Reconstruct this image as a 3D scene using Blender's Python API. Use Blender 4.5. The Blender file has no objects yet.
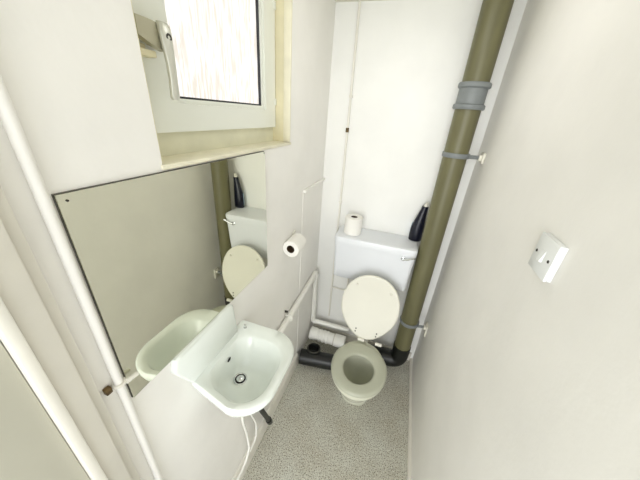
import bpy, bmesh, math, random
from mathutils import Vector, Matrix
random.seed(4)
C = bpy.context.scene.collection
PI = math.pi
CAMZ = 1.7

# ------------------------------------------------------------------ materials
def lin(c):
    return tuple((v/255/12.92 if v/255 <= .04045 else ((v/255+.055)/1.055)**2.4) for v in c) + (1,)

def mat(name, rgb, rough=.5, metal=0, noise=0, scale=30, bump=0, bscale=200, coat=0, trans=0, spec=.5, c2=None, stretch=(1, 1, 1)):
    m = bpy.data.materials.new(name); m.use_nodes = True
    nt = m.node_tree; b = nt.nodes['Principled BSDF']
    b.inputs['Base Color'].default_value = lin(rgb)
    b.inputs['Roughness'].default_value = rough
    b.inputs['Metallic'].default_value = metal
    b.inputs['Coat Weight'].default_value = coat
    b.inputs['Specular IOR Level'].default_value = spec
    tc = nt.nodes.new('ShaderNodeTexCoord')
    mp = nt.nodes.new('ShaderNodeMapping'); mp.inputs['Scale'].default_value = stretch
    nt.links.new(tc.outputs['Object'], mp.inputs['Vector'])
    if noise:
        n = nt.nodes.new('ShaderNodeTexNoise'); n.inputs['Scale'].default_value = scale; n.inputs['Detail'].default_value = 4
        r = nt.nodes.new('ShaderNodeValToRGB')
        d = c2 or tuple(max(0, v*(1-noise)) for v in rgb)
        r.color_ramp.elements[0].position = .35; r.color_ramp.elements[1].position = .65
        r.color_ramp.elements[0].color = lin(d); r.color_ramp.elements[1].color = lin(rgb)
        nt.links.new(mp.outputs[0], n.inputs['Vector'])
        nt.links.new(n.outputs['Fac'], r.inputs['Fac']); nt.links.new(r.outputs['Color'], b.inputs['Base Color'])
    if bump:
        n = nt.nodes.new('ShaderNodeTexNoise'); n.inputs['Scale'].default_value = bscale; n.inputs['Detail'].default_value = 3
        bp = nt.nodes.new('ShaderNodeBump'); bp.inputs['Strength'].default_value = bump; bp.inputs['Distance'].default_value = .004
        nt.links.new(mp.outputs[0], n.inputs['Vector'])
        nt.links.new(n.outputs['Fac'], bp.inputs['Height']); nt.links.new(bp.outputs[0], b.inputs['Normal'])
    return m

M = dict(
    wall=mat('painted_wall', (244, 242, 238), .55, noise=.02, scale=5, bump=.25, bscale=25),
    wallback=mat('painted_back_wall', (242, 242, 239), .5, noise=.015, scale=6, bump=.3, bscale=18),
    ceil=mat('ceiling_paint', (222, 222, 208), .8, bump=.1),
    gloss=mat('white_gloss_paint', (236, 233, 224), .3, noise=.03, scale=9),
    casing=mat('cream_gloss_paint', (219, 215, 205), .35, noise=.03, scale=8),
    doorleaf=mat('grey_green_door_paint', (196, 194, 180), .45, noise=.02, scale=4),
    upvc=mat('white_upvc', (232, 234, 226), .3),
    cream=mat('aged_cream_paint', (230, 222, 188), .4, noise=.06, scale=9),
    frame=mat('aged_frame_paint', (226, 224, 200), .4, noise=.06, scale=9),
    sillp=mat('cream_white_sill_paint', (236, 231, 208), .35, noise=.05, scale=12),
    edge=mat('dark_mirror_edge', (88, 86, 78), .5),
    gasket=mat('black_rubber', (40, 42, 48), .5),
    champagne=mat('champagne_metal', (182, 178, 156), .35, metal=.35),
    silver=mat('satin_silver', (206, 206, 196), .35, metal=.4),
    chrome=mat('chrome', (215, 217, 218), .12, metal=1),
    darkmetal=mat('dark_metal', (60, 58, 54), .4, metal=.7),
    ceramic=mat('white_ceramic', (232, 237, 232), .22, coat=.15, spec=.4, noise=.01, scale=4),
    cistern=mat('bluish_white_plastic', (233, 236, 241), .3, noise=.01, scale=5),
    pan=mat('pan_ceramic', (216, 217, 200), .22, coat=.15, noise=.02, scale=6),
    seatm=mat('greenish_seat_plastic', (184, 186, 168), .35, noise=.02, scale=6),
    lid=mat('ivory_lid_plastic', (233, 231, 219), .3, noise=.012, scale=5),
    olive=mat('olive_pipe_plastic', (112, 109, 77), .42, noise=.12, scale=3, stretch=(6, 6, .8)),
    grey=mat('grey_collar_plastic', (128, 133, 134), .45, noise=.05, scale=30),
    black=mat('black_plastic_and_shade', (15, 18, 15), .4, noise=.2, scale=12),
    hollow=mat('hollow_black', (8, 8, 8), .9),
    wpipe=mat('white_waste_plastic', (244, 243, 237), .35, noise=.02, scale=12),
    navy=mat('navy_bottle_plastic', (14, 17, 34), .3),
    label=mat('pale_blue_label', (170, 198, 220), .5, noise=.25, scale=40),
    cap=mat('white_cap_plastic', (225, 222, 210), .4),
    paper=mat('tissue_paper', (242, 240, 235), .9, bump=.3, bscale=150),
    card=mat('brown_card', (92, 68, 42), .9, noise=.2, scale=60),
    switch=mat('switch_plastic', (234, 236, 236), .28),
    brass=mat('tarnished_brass', (120, 98, 62), .45, metal=.5, noise=.3, scale=60),
)

def mirror_mat():
    m = mat('mirror_glass', (226, 226, 211), .015, metal=1); return m
M['mirror'] = mirror_mat()

def floor_mat():
    m = bpy.data.materials.new('speckled_safety_vinyl'); m.use_nodes = True
    nt = m.node_tree; b = nt.nodes['Principled BSDF']; b.inputs['Roughness'].default_value = .5
    tc = nt.nodes.new('ShaderNodeTexCoord')
    def noise(sc, det=2):
        n = nt.nodes.new('ShaderNodeTexNoise'); n.inputs['Scale'].default_value = sc; n.inputs['Detail'].default_value = det
        nt.links.new(tc.outputs['Object'], n.inputs['Vector']); return n
    def ramp(src, p0, c0, p1, c1):
        r = nt.nodes.new('ShaderNodeValToRGB'); r.color_ramp.elements[0].position = p0; r.color_ramp.elements[1].position = p1
        r.color_ramp.elements[0].color = c0; r.color_ramp.elements[1].color = c1
        nt.links.new(src, r.inputs['Fac']); return r
    base = ramp(noise(6).outputs['Fac'], .3, lin((184, 179, 164)), .7, lin((202, 202, 191)))
    dark = ramp(noise(190, 3).outputs['Fac'], .41, (1, 1, 1, 1), .46, (0, 0, 0, 1))
    lite = ramp(noise(140, 2).outputs['Fac'], .56, (0, 0, 0, 1), .66, (1, 1, 1, 1))
    def mix(fac, a, bcol):
        x = nt.nodes.new('ShaderNodeMix'); x.data_type = 'RGBA'
        nt.links.new(fac, x.inputs['Factor'])
        nt.links.new(a, x.inputs['A']); x.inputs['B'].default_value = bcol; return x.outputs['Result']
    o = mix(dark.outputs['Color'], base.outputs['Color'], lin((104, 98, 86)))
    o = mix(lite.outputs['Color'], o, lin((214, 214, 204)))
    nt.links.new(o, b.inputs['Base Color']); return m
M['floor'] = floor_mat()

def pane_mat():
    # obscured glass lit by the daylight outside: fine vertical, slightly wavy streaks
    m = bpy.data.materials.new('streaked_obscure_glass'); m.use_nodes = True
    nt = m.node_tree; b = nt.nodes['Principled BSDF']; b.inputs['Roughness'].default_value = .3
    b.inputs['Base Color'].default_value = lin((90, 92, 92))
    tc = nt.nodes.new('ShaderNodeTexCoord'); mp = nt.nodes.new('ShaderNodeMapping')
    mp.inputs['Scale'].default_value = (1, 72, 9)
    nt.links.new(tc.outputs['Object'], mp.inputs['Vector'])
    n = nt.nodes.new('ShaderNodeTexNoise'); n.inputs['Scale'].default_value = 1.6; n.inputs['Detail'].default_value = 3; n.inputs['Distortion'].default_value = .5
    nt.links.new(mp.outputs[0], n.inputs['Vector'])
    r = nt.nodes.new('ShaderNodeValToRGB'); e = r.color_ramp.elements
    e[0].position = .40; e[0].color = (.62, .565, .49, 1); e[1].position = .58; e[1].color = (.84, .795, .77, 1)
    nt.links.new(n.outputs['Fac'], r.inputs['Fac'])
    nt.links.new(r.outputs['Color'], b.inputs['Emission Color']); b.inputs['Emission Strength'].default_value = 1.0
    bp = nt.nodes.new('ShaderNodeBump'); bp.inputs['Strength'].default_value = .4; bp.inputs['Distance'].default_value = .002
    nt.links.new(n.outputs['Fac'], bp.inputs['Height']); nt.links.new(bp.outputs[0], b.inputs['Normal'])
    return m
M['pane'] = pane_mat()

def emit_mat(name, col, s):
    m = bpy.data.materials.new(name); m.use_nodes = True
    b = m.node_tree.nodes['Principled BSDF']
    b.inputs['Emission Color'].default_value = col; b.inputs['Emission Strength'].default_value = s
    return m

# ------------------------------------------------------------------ mesh helpers
def link(name, bm, m, parent=None, smooth=True, angle=40):
    me = bpy.data.meshes.new(name)
    bmesh.ops.recalc_face_normals(bm, faces=bm.faces)
    bm.to_mesh(me); bm.free()
    me.materials.append(M[m] if isinstance(m, str) else m)
    if smooth:
        me.shade_smooth() if hasattr(me, 'shade_smooth') else None
        try: me.set_sharp_from_angle(angle=math.radians(angle))
        except Exception: pass
    o = bpy.data.objects.new(name, me); C.objects.link(o)
    if parent:
        o.parent = parent
        w = parent.matrix_basis.copy(); p = parent.parent
        while p: w = p.matrix_basis @ w; p = p.parent
        me.transform(w.inverted())           # meshes are written in room coordinates
    return o

def empty(name, loc):
    o = bpy.data.objects.new(name, None); C.objects.link(o); o.location = loc; o.empty_display_size = .05; return o
def tag(o, label, cat, group=None):
    o['label'] = label; o['category'] = cat
    if group: o['group'] = group
    return o
def struct(o, label=None, cat=None):
    o['kind'] = 'structure'
    if label: o['label'] = label
    if cat: o['category'] = cat
    return o

def box(bm, x0, x1, y0, y1, z0, z1, bev=0, seg=2):
    t = bmesh.new(); bmesh.ops.create_cube(t, size=1)
    for v in t.verts:
        v.co = Vector(((x0+x1)/2+v.co.x*(x1-x0), (y0+y1)/2+v.co.y*(y1-y0), (z0+z1)/2+v.co.z*(z1-z0)))
    if bev: bmesh.ops.bevel(t, geom=t.edges[:], offset=bev, segments=seg, affect='EDGES', profile=.5)
    merge(bm, t); return bm
def merge(bm, t, mtx=None):
    mp = {}
    for v in t.verts: mp[v] = bm.verts.new(mtx @ v.co if mtx else v.co)
    for f in t.faces:
        try: bm.faces.new([mp[v] for v in f.verts])
        except ValueError: pass
    t.free()
def bx(*a, **k): return box(bmesh.new(), *a, **k)

def loft(bm, rings, cap0=True, cap1=True):
    vs = [[bm.verts.new(p) for p in r] for r in rings]; n = len(rings[0])
    for a, b in zip(vs, vs[1:]):
        for i in range(n): bm.faces.new((a[i], a[(i+1) % n], b[(i+1) % n], b[i]))
    if cap0: bm.faces.new(vs[0][::-1])
    if cap1: bm.faces.new(vs[-1])
    return bm

def tube(bm, pts, r, n=20, fillet=0, caps=True):
    pts = [Vector(p) for p in pts]
    if fillet:
        q = [pts[0]]
        for a, b, c in zip(pts, pts[1:], pts[2:]):
            f = min(fillet, (a-b).length*.49, (c-b).length*.49)
            p, s = b+(a-b).normalized()*f, b+(c-b).normalized()*f
            for k in range(9):
                t = k/8; q.append(p*(1-t)**2+b*2*t*(1-t)+s*t*t)
        q.append(pts[-1]); pts = q
    rad = r if isinstance(r, (list, tuple)) else [r]*len(pts)
    T = [(pts[min(i+1, len(pts)-1)]-pts[max(i-1, 0)]).normalized() for i in range(len(pts))]
    u = T[0].orthogonal().normalized(); rings = []
    for i, p in enumerate(pts):
        u = (u-T[i]*u.dot(T[i])).normalized(); w = T[i].cross(u)
        rings.append([p+(u*math.cos(2*PI*k/n)+w*math.sin(2*PI*k/n))*rad[i] for k in range(n)])
    return loft(bm, rings, caps, caps)
def tb(*a, **k): return tube(bmesh.new(), *a, **k)

def lathe(bm, prof, origin, axis='z', n=32, cap=True):
    """prof = [(r, h)...]"""
    o = Vector(origin)
    A = {'x': (Vector((0, 1, 0)), Vector((0, 0, 1)), Vector((1, 0, 0))),
         'y': (Vector((0, 0, 1)), Vector((1, 0, 0)), Vector((0, 1, 0))),
         'z': (Vector((1, 0, 0)), Vector((0, 1, 0)), Vector((0, 0, 1)))}[axis] if isinstance(axis, str) else axis
    rings = [[o+A[2]*h+(A[0]*math.cos(2*PI*k/n)+A[1]*math.sin(2*PI*k/n))*max(r, 1e-5) for k in range(n)] for r, h in prof]
    return loft(bm, rings, cap, cap)
def lt(*a, **k): return lathe(bmesh.new(), *a, **k)

def ring_oval(cx, cy, z, rx, rf, rb, n=48, p=2.0):
    """egg outline: rf towards -Y, rb towards +Y, superellipse exponent p"""
    out = []
    for k in range(n):
        a = 2*PI*k/n; c, s = math.cos(a), math.sin(a)
        x = math.copysign(abs(c)**(2/p), c)*rx
        y = math.copysign(abs(s)**(2/p), s)*(rb if s > 0 else rf)
        out.append(Vector((cx+x, cy+y, z)))
    return out
def tor(bm, c, R, r, axis='z', n=32, m=10):
    prof = [(R+r*math.cos(2*PI*k/m), r*math.sin(2*PI*k/m)) for k in range(m+1)]
    return lathe(bm, prof, c, axis, n, cap=False)

# ------------------------------------------------------------------ room
LX, RX, BY, CZ = -.49, .35, 1.62, 2.2
FY0, FY1 = .02, .145            # doorway wall, in which the camera stands
struct(link('floor', bx(-1.1, 1.0, -.75, BY+.02, -.05, 0), 'floor', smooth=False), 'grey speckled vinyl floor', 'floor')
struct(link('ceiling', bx(-1.1, 1.0, -.75, BY+.1, CZ, CZ+.06), 'ceil', smooth=False), 'plain pale ceiling', 'ceiling')
struct(link('wall_back', bx(LX-.12, RX+.12, BY, BY+.1, 0, CZ), 'wallback', smooth=False), 'white painted back wall', 'wall')
struct(link('wall_right', bx(RX, RX+.1, -.75, BY, 0, CZ), 'wall', smooth=False), 'white painted right wall with light switch', 'wall')
# left wall with the window opening
WY0, WY1, WZ0, WZ1 = .435, 1.09, 1.572, 2.15
bm = bmesh.new(); TH = .13
box(bm, LX-TH, LX, .10, WY0, 0, CZ); box(bm, LX-TH, LX, WY1, BY, 0, CZ)
box(bm, LX-TH, LX, WY0, WY1, 0, WZ0); box(bm, LX-TH, LX, WY0, WY1, WZ1, CZ)
struct(link('wall_left', bm, 'wall', smooth=False), 'white painted left wall with window opening', 'wall')
# wall the door hangs in: only a header and a stub right of the opening can exist here
bm = bmesh.new(); box(bm, LX+.05, RX, -.02, .1, 2.05, CZ)
struct(link('wall_front', bm, 'wall', smooth=False))

# boxed dado panel in the far left corner
bm = bmesh.new(); box(bm, LX, LX+.003, 1.27, BY, 0, 1.318); box(bm, LX, LX+.016, 1.268, BY, 1.31, 1.325, bev=.003)
struct(link('trim_1', bm, 'wall', smooth=False), 'low boxed panel with a narrow ledge in back left corner', 'panel')
# skirting
def skirting(x, s, y0, y1, h=.1):
    bm = bmesh.new()
    prof = [(0, 0), (.018, 0), (.018, h*.8), (.013, h*.93), (.006, h), (0, h)]
    rings = [[Vector((x+s*a, y, z)) for a, z in prof] for y in (y0, y1)]
    return loft(bm, rings)
struct(link('baseboard_left', skirting(LX, 1, .19, 1.268), 'gloss', smooth=False), 'white skirting along left wall', 'skirting')
struct(link('baseboard_right', skirting(RX, -1, -.7, BY, .018), 'casing', smooth=False), 'low white edging strip along right wall', 'skirting')
bm = bmesh.new(); box(bm, LX+.013, RX-.0185, BY-.016, BY, 0, .075, bev=.003)
struct(link('baseboard_back', bm, 'casing', smooth=False), 'cream skirting along back wall', 'skirting')

# door surround at the near left: stepped casing, bright bead
d = empty('trim_2', (LX, .15, 0)); struct(d, 'stepped cream door casing at the near left edge', 'door casing')
link('casing_board', bx(LX, LX+.022, .111, .180, 0, CZ, bev=.003), 'casing', d)
link('casing_step', bx(LX+.0225, LX+.032, .111, .163, 0, CZ, bev=.003), 'casing', d)
link('casing_bead', bx(LX+.0325, LX+.041, .111, .1275, 0, CZ, bev=.003), 'gloss', d)
dl = empty('door_1', (LX, -.02, 0)); struct(dl, 'grey green door leaf standing open at the near left', 'door')
link('door_leaf', bx(LX+.001, LX+.028, -.70, .1105, .01, 2.03, bev=.002), 'doorleaf', dl)
bm = lt([(.02, 0), (.022, .004), (.022, .008), (.008, .01), (.008, .04), (.02, .045), (.024, .058), (.018, .07), (.0, .074)], (LX+.028, -.64, 1.0), 'x')
link('door_knob', bm, 'chrome', dl)

# ------------------------------------------------------------------ window
w = empty('window_1', (-.56, (WY0+WY1)/2, WZ0)); struct(w, 'white plastic window with streaked obscure glass above the mirror', 'window')
SX = -.56
bm = bmesh.new()          # aged cream outer frame
fz0, fz1, fy0, fy1 = WZ0, WZ1, WY0, WY1
box(bm, SX-.06, SX-.006, fy0, fy0+.03, fz0, fz1); box(bm, SX-.06, SX-.006, fy1-.012, fy1, fz0, fz1)
box(bm, SX-.06, SX-.006, fy0+.03, fy1-.012, fz0, fz0+.06); box(bm, SX-.06, SX-.006, fy0+.03, fy1-.012, fz1-.03, fz1)
link('window_frame', bm, 'frame', w, smooth=False)
bm = bmesh.new()          # reveal lining, thin painted boards
box(bm, SX-.05, LX-.003, fy0, fy0+.004, fz0, fz1); box(bm, SX-.05, LX-.028, fy1-.008, fy1, fz0, fz1)
box(bm, SX-.05, LX-.028, fy0+.004, fy1-.008, fz1-.008, fz1)
link('reveal_lining', bm, 'cream', w, smooth=False)
link('reveal_edging', bx(LX-.0275, LX+.002, fy1-.009, fy1, fz0+.007, fz1, bev=.001), 'sillp', w)
link('window_sill', bx(SX-.05, LX+.005, fy0-.004, fy1+.004, fz0-.005, fz0+.006, bev=.002), 'sillp', w)
# sash : four mitred bars with stepped section
def frame_bar(bm, outer, inner, x0, x1, bev=0):
    (oy0, oy1, oz0, oz1), (iy0, iy1, iz0, iz1) = outer, inner
    O = [(oy0, oz0), (oy1, oz0), (oy1, oz1), (oy0, oz1)]; I = [(iy0, iz0), (iy1, iz0), (iy1, iz1), (iy0, iz1)]
    for k in range(4):
        j = (k+1) % 4; q = [O[k], O[j], I[j], I[k]]
        loft(bm, [[Vector((x, y, z)) for y, z in q] for x in (x0, x1)])
so = (.485, 1.078, WZ0+.061, 2.118); si = (.578, .985, 1.708, 2.02)
bm = bmesh.new()
frame_bar(bm, so, (si[0]-.012, si[1]+.012, si[2]-.012, si[3]+.012), SX-.005, SX+.008)
frame_bar(bm, (si[0]-.0119, si[1]+.0119, si[2]-.0119, si[3]+.0119), si, SX-.02, SX+.002)
sash = link('sash', bm, 'upvc', w, smooth=False)
bm = bmesh.new(); frame_bar(bm, si, (si[0]+.004, si[1]-.005, si[2]+.005, si[3]-.004), SX-.014, SX-.004)
link('gasket', bm, 'gasket', sash, smooth=False)
link('glass_pane', bx(SX-.019, SX-.012, si[0]+.001, si[1]-.001, si[2]+.001, si[3]-.001), 'pane', sash, smooth=False)
# handle
bm = bmesh.new()
box(bm, SX+.008, SX+.016, .505, .53, 1.80, 1.846, bev=.003)
base = link('handle_plate', bm, 'champagne', w)
bm = bmesh.new()
tube(bm, [(SX+.017, .516, 1.826), (SX+.034, .516, 1.825)], .012)
# cockspur nose reaching left to the frame
rings = []
for t in [0, .25, .5, .75, 1]:
    y = .524-.056*t; hz = .024-.006*t*t
    rings.append([Vector((SX+.022, y, 1.816+.012*t-hz)), Vector((SX+.036, y, 1.816+.012*t-hz)), Vector((SX+.036, y, 1.818+.008*t+hz*.8)), Vector((SX+.022, y, 1.818+.008*t+hz*.8))])
loft(bm, rings)
link('cockspur', bm, 'champagne', w, angle=30)
prof = [(1.842, .012, .037), (1.837, .0145, .04), (1.825, .0145, .042), (1.80, .013, .044), (1.77, .0105, .046), (1.74, .0095, .046), (1.715, .0105, .045), (1.708, .0105, .045), (1.703, .006, .045)]
rings = []
for z, hy, cx in prof:
    yc = .527-(1.86-z)*.02; r = []
    for k in range(16):
        a = 2*PI*k/16
        r.append(Vector((SX+cx+.0065*math.copysign(abs(math.sin(a))**.7, math.sin(a)), yc+hy*math.copysign(abs(math.cos(a))**.7, math.cos(a)), z)))
    rings.append(r)
lev = link('handle_lever', loft(bmesh.new(), rings), 'silver', w)
link('key_lock', lt([(.0072, 0), (.0072, .0012), (.0035, .0016), (.003, .0004)], (SX+.0478, .528, 1.817), 'x'), 'darkmetal', lev)
bm = bmesh.new(); box(bm, SX-.004, SX+.03, .455, .508, 1.778, 1.790, bev=.002); box(bm, SX-.004, SX+.016, .455, .497, 1.785, 1.800, bev=.002)
link('striker', bm, 'cream', w)
for z in (1.727, 2.03): link('hinge_cover', bx(SX-.004, SX+.012, 1.0685, 1.0815, z-.012, z+.012, bev=.002), 'upvc', w)

# ------------------------------------------------------------------ mirror
m = empty('wall_mirror', (LX, .547, 1.09)); tag(m, 'frameless rectangular mirror on left wall below the window', 'mirror')
my0, my1, mz0, mz1 = .2345, .8585, 1.089, 1.5645
link('backing', bx(LX+.0005, LX+.004, my0-.0008, my1+.0008, mz0-.0008, mz1), 'edge', m, smooth=False)
link('mirror_glass', bx(LX+.0042, LX+.008, my0, my1, mz0, mz1-.001), 'mirror', m, smooth=False)
for y, z in ((my0+.012, mz1-.012), (my1-.006, mz1-.006)):
    link('mirror_clip', lt([(.0018, 0), (.0018, .001), (.001, .0013)], (LX+.0082, y, z), 'x', 12), 'darkmetal', m)

# ------------------------------------------------------------------ washbasin
RZ = .95
b = empty('washbasin', (LX, .505, RZ-.16)); tag(b, 'small pale ceramic wall-hung washbasin with back upstand under the mirror', 'washbasin')
def rr(x0, x1, y0, y1, z, rad, n=10, rback=None):
    """rounded rectangle in plan; big radii at the room side (x1), small at the wall (x0)"""
    rb = rback if rback is not None else .012
    out = []
    for (cx, cy, a0, r) in ((x1-rad, y1-rad, 0, rad), (x0+rb, y1-rb, 90, rb), (x0+rb, y0+rb, 180, rb), (x1-rad, y0+rad, 270, rad)):
        for k in range(n):
            a = math.radians(a0+90*k/(n-1)); p = Vector((cx+r*math.cos(a), cy+r*math.sin(a), z))
            if p.y < .5: p.y += .034*max(0, 1-(p.x-LX)/.15)     # the left end draws in towards the wall
            out.append(p)
    return out
x0 = LX+.0005
bx1 = -.236; by0, by1 = .35, .665
R_ = []
R_.append(rr(x0, -.36, .43, .58, RZ-.15, .05))
R_.append(rr(x0, -.32, .40, .61, RZ-.13, .07))
R_.append(rr(x0, -.27, .37, .645, RZ-.075, .09))
R_.append(rr(x0, bx1-.006, by0+.004, by1-.004, RZ-.035, .10))
R_.append(rr(x0, bx1, by0, by1, RZ-.02, .10))
R_.append(rr(x0, bx1, by0, by1, RZ-.006, .10))
R_.append(rr(x0+.001, bx1-.006, by0+.005, by1-.005, RZ, .096))
R_.append(rr(x0+.035, bx1-.022, by0+.02, by1-.055, RZ-.001, .085, rback=.05))
R_.append(rr(x0+.04, bx1-.030, by0+.027, by1-.064, RZ-.010, .08, rback=.05))
R_.append(rr(x0+.046, bx1-.045, by0+.042, by1-.082, RZ-.055, .07, rback=.05))
R_.append(rr(x0+.052, bx1-.075, by0+.07, by1-.105, RZ-.095, .05, rback=.045))
R_.append(rr(x0+.06, bx1-.105, by0+.105, by1-.13, RZ-.108, .028, rback=.028))
bm = loft(bmesh.new(), R_)
# upstand against the wall, rising to the bottom of the mirror
ups = []
for x, s, zt in ((x0, 0, 1.0865), (x0+.012, 0, 1.0865), (x0+.018, .006, 1.08)):
    pr = []
    for k in range(25):
        t = k/24; y = .335+s+(.275-2*s)*t
        e = min(t, 1-t)*2; lo = 1.045 if t < .5 else RZ-.004; z = lo+(zt-lo)*(1-(1-min(1, e*7))**2)**.5
        pr.append(Vector((x, y, z)))
    pr += [Vector((x, by1-.06-s, RZ-.012)), Vector((x, .385+s, RZ-.012))]
    ups.append(pr)
loft(bm, ups)
basin = link('bowl', bm, 'ceramic', b, angle=50)
dr = (-.402, .505, RZ-.1075)
wst = link('waste_ring', lt([(.0235, 0), (.0235, .002), (.021, .0035), (.0185, .002), (.0185, -.001)], dr), 'chrome', b)
link('plug', lt([(.0135, -.0005), (.0135, .003), (.009, .006), (.003, .0075), (.003, .011), (.0, .012)], dr), 'chrome', wst)
link('waste_gap', lt([(.0185, 0), (.0185, .0014), (.0136, .0014), (.0136, 0)], dr), 'hollow', wst)
link('overflow', lt([(.0085, 0), (.0085, .0012), (.0045, .0014), (.004, .0013)], (-.4445, .510, RZ-.035), (Vector((0, 1, 0)), Vector((.15, 0, 1)).normalized(), Vector((1, 0, -.15)).normalized())), 'hollow', b)
link('chain_stay', lt([(.006, 0), (.006, .003), (.003, .005), (.003, .012), (.0045, .015), (0, .017)], (-.455, .628, RZ)), 'chrome', b)

# waste and supplies under the basin
t = tag(empty('basin_trap', (-.44, .57, .45)), 'black waste pipe dropping from the washbasin down to the skirting', 'pipe')
bm = tb([(-.415, .515, RZ-.152), (-.415, .515, .70), (-.435, .62, .62), (-.445, .69, .35), (-.449, .778, .10)], .0125, fillet=.05)
link('waste_tube', bm, 'black', t)
link('end_socket', tb([(-.4485, .766, .135), (-.4495, .782, .088)], [.0165, .0165]), 'black', t)
t = tag(empty('supply_pipe', (-.465, .66, .11)), 'thin white water supply pipe bent along the skirting below the washbasin', 'pipe')
link('pipe_run', tb([(-.462, .30, .112), (-.462, .55, .112), (-.465, .60, .16), (-.468, .595, .30), (-.468, .575, .42), (-.45, .56, .80)], .006, n=12, fillet=.03), 'wpipe', t)
t = tag(empty('flexible_hose', (-.46, .68, .11)), 'slim white hose curving up from the skirting beside the supply pipe', 'hose')
link('hose', tb([(-.465, .60, .125), (-.463, .66, .15), (-.465, .675, .24), (-.466, .655, .32), (-.46, .60, .50), (-.45, .585, .80)], .005, n=12, fillet=.05), 'wpipe', t)

# white waste pipe along the left wall to the corner
t = tag(empty('waste_pipe', (-.46, 1.1, .63)), 'thick white waste pipe running along left wall then down and across the back corner', 'pipe')
wp = [(-.4655, .62, .60), (-.4655, 1.535, .652), (-.4655, 1.545, .182), (-.17, 1.56, .176)]
link('pipe_run', tb(wp, .0175, fillet=.022), 'wpipe', t)
bm = bmesh.new()
tube(bm, [(-.4655, 1.495, .650), (-.4655, 1.535, .652), (-.4655, 1.5358, .614)], .0195, fillet=.018)
link('elbow', bm, 'wpipe', t)
link('elbow', tb([(-.4655, 1.544, .222), (-.4655, 1.545, .182), (-.427, 1.547, .181)], .0195, fillet=.018), 'wpipe', t)
br = link('pipe_bracket', tor(bmesh.new(), (-.4655, 1.06, .625), .0205, .0055, 'y', 20), 'wpipe', t)
link('screw', lt([(.007, 0), (.007, .014), (.003, .018)], (LX+.0005, 1.06, .665), 'x', 16), 'darkmetal', br)

# vertical white pipe left of the mirror
t = tag(empty('riser_pipe', (-.476, .215, 0)), 'white vertical pipe on left wall beside the mirror and door casing', 'pipe')
link('pipe_run', tb([(-.4795, .218, .0), (-.4795, .218, CZ-.001)], .0078), 'wall', t)
link('pipe_clip', tor(bmesh.new(), (-.4795, .218, 1.163), .0105, .0035, 'z', 20), 'gloss', t)
link('tee_arm', tb([(-.470, .226, 1.163), (-.470, .250, 1.158)], [.006, .005], n=12), 'gloss', t)
link('clip_block', bx(LX+.0005, -.478, .192, .204, 1.156, 1.171, bev=.002), 'brass', t)

# ------------------------------------------------------------------ toilet
TX = -.026
t = tag(empty('toilet', (TX, 1.08, 0)), 'low-level toilet with raised ivory lid and greenish grey seat at the back', 'toilet')
rg = []
rg.append(ring_oval(TX, 1.225, .001, .095, .12, .15, p=2.6))
rg.append(ring_oval(TX, 1.225, .02, .098, .125, .15, p=2.6))
rg.append(ring_oval(TX, 1.215, .05, .088, .115, .14, p=2.4))
rg.append(ring_oval(TX, 1.19, .14, .082, .115, .15, p=2.2))
rg.append(ring_oval(TX, 1.145, .22, .09, .125, .17))
rg.append(ring_oval(TX, 1.09, .30, .12, .16, .17))
rg.append(ring_oval(TX, 1.07, .36, .145, .175, .19))
rg.append(ring_oval(TX, 1.065, .39, .152, .18, .21, p=2.15))
rg.append(ring_oval(TX, 1.065, .399, .147, .175, .205, p=2.15))
rg.append(ring_oval(TX, 1.05, .397, .113, .14, .12))
rg.append(ring_oval(TX, 1.05, .37, .108, .135, .115))
rg.append(ring_oval(TX, 1.05, .345, .113, .138, .12))
rg.append(ring_oval(TX, 1.06, .27, .095, .12, .11))
rg.append(ring_oval(TX, 1.08, .20, .055, .06, .06))
rg.append(ring_oval(TX, 1.09, .155, .045, .05, .045))
pan = link('pan', loft(bmesh.new(), rg), 'pan', t, angle=60)
link('outlet_horn', tb([(TX, 1.22, .20), (TX, 1.33, .20), (TX-.03, 1.46, .15)], .048, fillet=.08), 'pan', t)
# seat ring
O = lambda z, e: ring_oval(TX, 1.065, z, .157-e, .185-e, .165-e, p=2.1)
I = lambda z, e: ring_oval(TX, 1.05, z, .086+e, .102+e, .086+e, p=2.0)
bm = bmesh.new()
rs = [O(.404, .004), O(.408, 0), O(.416, 0), O(.424, .006), O(.427, .016), I(.4265, .014), I(.423, .004), I(.416, 0), I(.406, .002)]
vs = [[bm.verts.new(p) for p in r] for r in rs]
for a, c in zip(vs, vs[1:]+vs[:1]):
    for i in range(48): bm.faces.new((a[i], a[(i+1) % 48], c[(i+1) % 48], c[i]))
link('seat', bm, 'seatm', t, angle=60)
for s in (-1, 1): link('hinge', tb([(TX+.03+s*.055-.02, 1.255, .425), (TX+.03+s*.055+.02, 1.255, .425)], .011), 'lid', t)
# raised lid: leans back against the cistern
H = Vector((TX-.012, 1.262, .425)); up = Vector((0, .20, .98)).normalized(); nx = Vector((1, 0, 0)); nn = nx.cross(up).normalized()
if nn.y > 0: nn = -nn
def lidring(sc, off):
    out = []
    Lh = .435; hw = .176
    for k in range(56):
        a = 2*PI*k/56; c, s = math.cos(a), math.sin(a)
        if s >= 0: x = math.copysign(abs(c)**.93, c)*hw; y = .225+math.copysign(abs(s)**.93, s)*(Lh-.225)
        else: x = math.copysign(abs(c)**.8, c)*hw*(1-.32*(-s)**1.7); y = .225+math.copysign(abs(s)**.9, s)*.222
        x *= (1-sc/hw); y = .225+(y-.225)*(1-sc/.21)
        out.append(H+nx*x+up*y+nn*off)
    return out
lid = link('lid', loft(bmesh.new(), [lidring(.006, -.013), lidring(0, -.008), lidring(0, .000), lidring(.003, .004), lidring(.012, .005), lidring(.02, .002)]), 'lid', t, angle=60)
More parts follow.
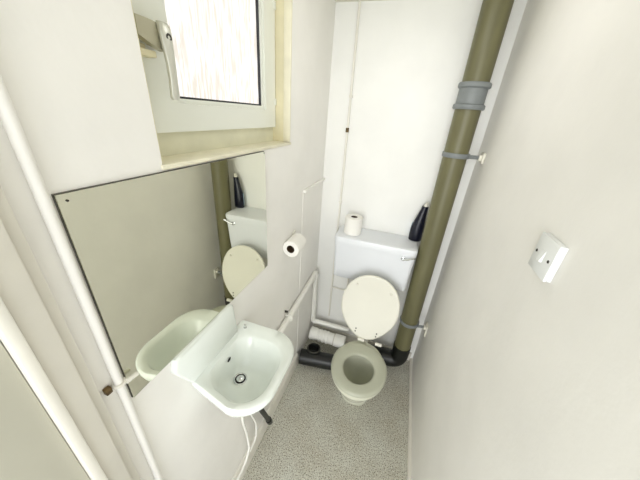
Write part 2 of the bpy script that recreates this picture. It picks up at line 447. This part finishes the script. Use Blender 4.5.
for x, y in ((-.098, .36), (.108, .345)):
    link('buffer', lt([(.008, 0), (.0075, .006), (.004, .008)], H+nx*x+up*y+nn*.0022, (nx, up, nn), 14), 'cap', lid)
for x in (-.058, .072):
    for dy in (.045, .065):
        link('hinge_screw', lt([(.0045, 0), (.004, .003)], H+nx*(x+(dy-.05)*.1)+up*dy+nn*.0022, (nx, up, nn), 12), 'darkmetal', lid)
link('flush_pipe', tb([(TX, 1.50, .7215), (TX, 1.50, .44), (TX, 1.475, .30), (TX, 1.26, .30)], .02, fillet=.06), 'wpipe', t)

# cistern
c = tag(empty('toilet_cistern', (-.07, 1.52, .745)), 'bluish white low-level cistern on the back wall above the toilet', 'cistern')
def cring(z, x0, x1, y0, y1, r=.03, n=7):
    out = []
    for (cx, cy, a0) in ((x1-r, y1-r, 0), (x0+r, y1-r, 90), (x0+r, y0+r, 180), (x1-r, y0+r, 270)):
        for k in range(n):
            a = math.radians(a0+90*k/(n-1)); out.append(Vector((cx+r*math.cos(a), cy+r*math.sin(a), z)))
    return out
bm = loft(bmesh.new(), [cring(.722, -.31, .145, 1.452, 1.61, .02), cring(.729, -.318, .152, 1.442, 1.614, .022), cring(.80, -.321, .155, 1.434, 1.617, .024), cring(.985, -.328, .161, 1.424, 1.6185, .024)])
link('tank', bm, 'cistern', c, angle=50)
bm = loft(bmesh.new(), [cring(.984, -.331, .164, 1.419, 1.6195), cring(1.015, -.333, .166, 1.417, 1.6195), cring(1.026, -.329, .162, 1.421, 1.6195), cring(1.030, -.319, .152, 1.431, 1.615), cring(1.031, -.305, .14, 1.445, 1.60)])
link('tank_lid', bm, 'cistern', c, angle=35)
hb = link('flush_handle', lt([(.012, 0), (.012, -.006), (.007, -.008), (.007, -.018), (.0, -.019)], (.095, 1.428, .965), 'y', 20), 'chrome', c)
link('lever', tb([(.095, 1.412, .965), (.115, 1.408, .970), (.138, 1.402, .985), (.153, 1.400, .992)], [.0055, .005, .0045, .006], n=12), 'chrome', hb)
link('blanking_cap', lt([(.012, .002), (.012, -.003), (.008, -.005)], (-.262, 1.431, .968), 'y', 20), 'cap', c)

# ------------------------------------------------------------------ soil pipe
SPX, SPY = .2335, 1.50
s = tag(empty('soil_pipe', (SPX, SPY, 0)), 'tall olive green soil pipe with grey collar in back right corner', 'soil pipe')
link('stack', tb([(SPX-.012, SPY, CZ-.001), (SPX, SPY, .16)], .056, n=40), 'olive', s)
col = link('collar', lt([(.0565, -.054), (.064, -.054), (.068, -.049), (.068, -.036), (.064, -.032), (.0595, -.031), (.0595, .031), (.064, .032), (.068, .036), (.068, .049), (.064, .054), (.0565, .054)], (SPX-.010, SPY, 1.812), n=40), 'grey', s)
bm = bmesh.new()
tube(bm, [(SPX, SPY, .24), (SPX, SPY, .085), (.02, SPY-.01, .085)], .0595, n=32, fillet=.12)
link('shade_dark_bend', bm, 'black', s)  # foot of the olive pipe in black: shade put into its colour
def bracket(z, off, ph=.024):
    r = link('pipe_clip', lt([(.0565, -.011), (.0625, -.011), (.064, -.009), (.064, .009), (.0625, .011), (.0565, .011)], (SPX+off, SPY, z), n=32), 'grey', s)
    bm = bmesh.new(); tube(bm, [(SPX+off+.054, SPY-.03, z), (RX-.012, SPY-.018, z)], .009, n=10)
    link('clip_arm', bm, 'grey', r)
    bm = bmesh.new(); box(bm, RX-.012, RX-.0005, SPY-.045, SPY+.008, z-ph, z+.024, bev=.003); box(bm, RX-.024, RX-.01, SPY-.034, SPY-.004, z-.013, z+.013, bev=.003)
    link('wall_plate', bm, 'cap', r)
bracket(1.557, -.006); bracket(.468, 0, .06)

# pan connector and floor pipe
t = tag(empty('pan_connector', (-.25, 1.52, .12)), 'white ribbed plastic pipe connector lying behind the toilet below the corner pipe', 'pipe connector')
prof = [(.0, -.17), (.047, -.17), (.05, -.165), (.05, -.12), (.044, -.115)]
for k in range(3): prof += [(.044, -.10+k*.03), (.050, -.095+k*.03), (.050, -.085+k*.03), (.044, -.08+k*.03)]
prof += [(.044, .02), (.049, .03), (.049, .11), (.0, .11)]
link('connector_body', lt(prof, (-.285, 1.475, .12), 'x', 28), 'wpipe', t)
link('rubber_seal', tor(bmesh.new(), (-.26, 1.475, .12), .047, .004, 'x', 28), 'casing', t)
t = tag(empty('floor_drain_pipe', (-.35, 1.32, 0)), 'black drain pipe on the floor beside the toilet with open upturned socket', 'drain pipe')
bm = tb([(-.465, 1.285, .058), (-.13, 1.335, .058)], .055, n=28)
link('pipe_run', bm, 'black', t)
sk = link('socket', lt([(.044, .05), (.044, .11), (.05, .112), (.05, .128), (.042, .13), (.04, .126), (.04, .09), (0, .088)], (-.378, 1.332, 0), 'z', 28), 'black', t)
link('socket_rim', tor(bmesh.new(), (-.378, 1.332, .1295), .045, .0025, 'z', 28), mat('worn_grey_rim', (86, 84, 76), .4), sk)

# thin painted pipe on the back wall
t = tag(empty('copper_feed_pipe', (-.362, 1.61, .2)), 'thin white painted pipe running up the back wall with small fittings', 'pipe')
bm = tb([(-.366, 1.611, CZ-.001), (-.356, 1.611, 1.1), (-.352, 1.611, .215)], .0068, n=14)
link('pipe_run', bm, 'gloss', t)
link('pipe_clip', bx(-.369, -.350, 1.599, 1.6195, 1.785, 1.797, bev=.002), 'gloss', t)
link('pipe_clip', bx(-.365, -.346, 1.599, 1.6195, 1.178, 1.190, bev=.002), 'gloss', t)
link('stop_valve', lt([(.0085, -.012), (.0095, -.01), (.0095, .01), (.0085, .012)], (-.3605, 1.607, 1.62), 'z', 14), 'brass', t)
link('feed_branch', tb([(-.354, 1.611, .505), (-.235, 1.608, .505), (-.235, 1.605, .7215)], .006, n=12, fillet=.02), 'gloss', t)

# ------------------------------------------------------------------ toilet rolls, bottle, switch
def roll(name, A, origin, r=.05, h=.1, core=.019):
    e = empty(name, origin)
    o = Vector(origin)
    sh = Vector((0, 0, 0))
    link('paper', lt([(core+.0015, .0), (r-.003, .0), (r, .003), (r, h-.003), (r-.003, h), (core+.0015, h), (core+.0015, 0)], origin, A, 36, cap=False), 'paper', e, angle=35)
    link('cardboard_core', lt([(core, .001), (core+.001, .001), (core+.001, h-.001), (core, h-.001), (core, .001)], origin, A, 28, cap=False), 'card', e)
    return e
AX = Vector((1, 0, 0)); AY = Vector((0, 1, 0)); AZ = Vector((0, 0, 1))
r1 = tag(roll('toilet_roll', (AX, AY, AZ), (-.236, 1.505, 1.0315), r=.054, h=.108), 'white toilet roll standing upright on top of the cistern', 'toilet roll')
r2 = tag(roll('toilet_roll', (AZ, AX, AY), (-.4465, 1.02, 1.098), r=.0425, h=.105), 'white toilet roll hanging on a holder on left wall', 'toilet roll')
t = tag(empty('toilet_roll_holder', (LX, 1.08, 1.15)), 'slim white toilet roll holder on left wall right of the mirror', 'toilet roll holder')
link('wall_plate', bx(LX+.0005, LX+.005, 1.135, 1.17, 1.09, 1.135, bev=.002), 'cap', t)
link('holder_arm', tb([(LX+.004, 1.148, 1.1131), (-.4465, 1.145, 1.1131), (-.4465, 1.06, 1.1131)], .004, n=10, fillet=.012), 'cap', t)

t = tag(empty('cleaner_bottle', (.118, 1.555, 1.0315)), 'dark navy cleaner bottle with white cap standing on cistern beside the soil pipe', 'bottle')
def oval(cx, cy, z, rx, ry, n=24): return [Vector((cx+rx*math.cos(2*PI*k/n), cy+ry*math.sin(2*PI*k/n), z)) for k in range(n)]
Bx, By = .143, 1.577
bm = loft(bmesh.new(), [oval(Bx, By, 1.0315, .034, .022), oval(Bx, By, 1.036, .038, .025), oval(Bx, By, 1.11, .037, .025), oval(Bx+.004, By, 1.16, .031, .022), oval(Bx+.008, By, 1.195, .025, .019), oval(Bx+.013, By, 1.232, .0195, .016), oval(Bx+.015, By, 1.252, .018, .0155)])
bt = link('bottle_body', bm, 'navy', t, angle=60)
bm = loft(bmesh.new(), [oval(Bx+.017, By, 1.2525, .012, .0125), oval(Bx+.019, By, 1.266, .010, .011), oval(Bx+.021, By, 1.275, .007, .007), oval(Bx+.022, By, 1.278, .003, .003)])
link('bottle_cap', bm, 'cap', t, angle=50)
# label wrapped on the half of the bottle that faces the right wall and back
bm = bmesh.new(); n = 10
g = [[bm.verts.new((Bx+(.0385+(0 if z < 1.12 else -.003))*math.cos(a), By+.0262*math.sin(a), z)) for a in [math.radians(115+70*k/n) for k in range(n+1)]] for z in (1.05, 1.11, 1.14)]
for a, c_ in zip(g, g[1:]):
    for i in range(n): bm.faces.new((a[i], a[i+1], c_[i+1], c_[i]))
link('bottle_label', bm, 'label', t)

t = tag(empty('light_switch', (RX, .68, 1.43)), 'square white single light switch on right wall', 'light switch')
sy, sz, hs = .651, 1.444, .0435
link('back_box', bx(RX-.009, RX-.0005, sy-hs+.001, sy+hs-.001, sz-hs+.001, sz+hs-.001, bev=.001), 'switch', t)
pl = link('face_plate', bx(RX-.0165, RX-.0092, sy-hs, sy+hs, sz-hs, sz+hs, bev=.0025), 'switch', t)
rk = bmesh.new()
loft(rk, [[Vector((RX-.0167, sy-.008, sz-.014)), Vector((RX-.0167, sy+.008, sz-.014)), Vector((RX-.0167, sy+.008, sz+.014)), Vector((RX-.0167, sy-.008, sz+.014))],
          [Vector((RX-.0225, sy-.0065, sz-.0125)), Vector((RX-.0225, sy+.0065, sz-.0125)), Vector((RX-.018, sy+.0065, sz+.0125)), Vector((RX-.018, sy-.0065, sz+.0125))]])
link('rocker', rk, 'switch', t, smooth=False)
for q in (-1, 1): link('screw', lt([(.0036, 0), (.0036, -.001), (.001, -.0004)], (RX-.0166, sy+q*.030, sz), 'x', 14), 'darkmetal', t)

# ------------------------------------------------------------------ lamp + light
t = tag(empty('ceiling_lamp', (-.05, 1.0, CZ)), 'round white glowing ceiling lamp above the room', 'ceiling lamp')
link('lamp_base', lt([(.15, 0), (.15, -.02), (.14, -.022)], (-.05, 1.0, CZ-.0005)), 'cap', t)
link('lamp_diffuser', lt([(.135, -.0225), (.135, -.04), (.12, -.06), (.07, -.075), (0, -.08)], (-.05, 1.0, CZ)), emit_mat('lit_diffuser', (1, .985, .965, 1), 5.0), t)

def area(name, loc, rot, size, sizey, energy, col=(1, 1, 1)):
    l = bpy.data.lights.new(name, 'AREA'); l.shape = 'RECTANGLE'; l.size = size; l.size_y = sizey; l.energy = energy; l.color = col
    o = bpy.data.objects.new(name, l); C.objects.link(o); o.location = loc; o.rotation_euler = rot; return o
# fill lamp added behind the doorway to brighten the whole room
area('hall_fill', (-.15, -2.0, 1.5), (math.radians(86), 0, math.radians(-5)), 1.2, 1.6, 26, (1, .985, .97))

W = bpy.data.worlds.new('world'); bpy.context.scene.world = W; W.use_nodes = True
bg = W.node_tree.nodes['Background']; bg.inputs[0].default_value = (.93, .97, 1, 1); bg.inputs[1].default_value = 1.7

# ------------------------------------------------------------------ camera
cam = bpy.data.cameras.new('camera'); co = bpy.data.objects.new('camera', cam); C.objects.link(co)
cam.sensor_width = 36; cam.lens = 260/640*36; cam.clip_start = .02
Rr = Vector((.947, .197, -.255)); D = Vector((.315, -.398, .862)); N = Vector((-.0676, .896, .439))   # room X, Y, -Z in image axes
Xc = Vector((Rr.x, D.x, -N.x)).normalized()
Zc = -Vector((Rr.z, D.z, -N.z)).normalized()
Yc = Zc.cross(Xc).normalized(); Xc = Yc.cross(Zc)
mt = Matrix((Xc, Yc, Zc)).transposed().to_4x4(); mt.translation = Vector((0, 0, CAMZ))
co.matrix_world = mt
S = bpy.context.scene; S.camera = co
vs_ = S.view_settings; vs_.view_transform = 'Standard'; vs_.look = 'None'; vs_.exposure = .46; vs_.gamma = 1; vs_.use_curve_mapping = False
S.cycles.max_bounces = 10; S.cycles.diffuse_bounces = 6
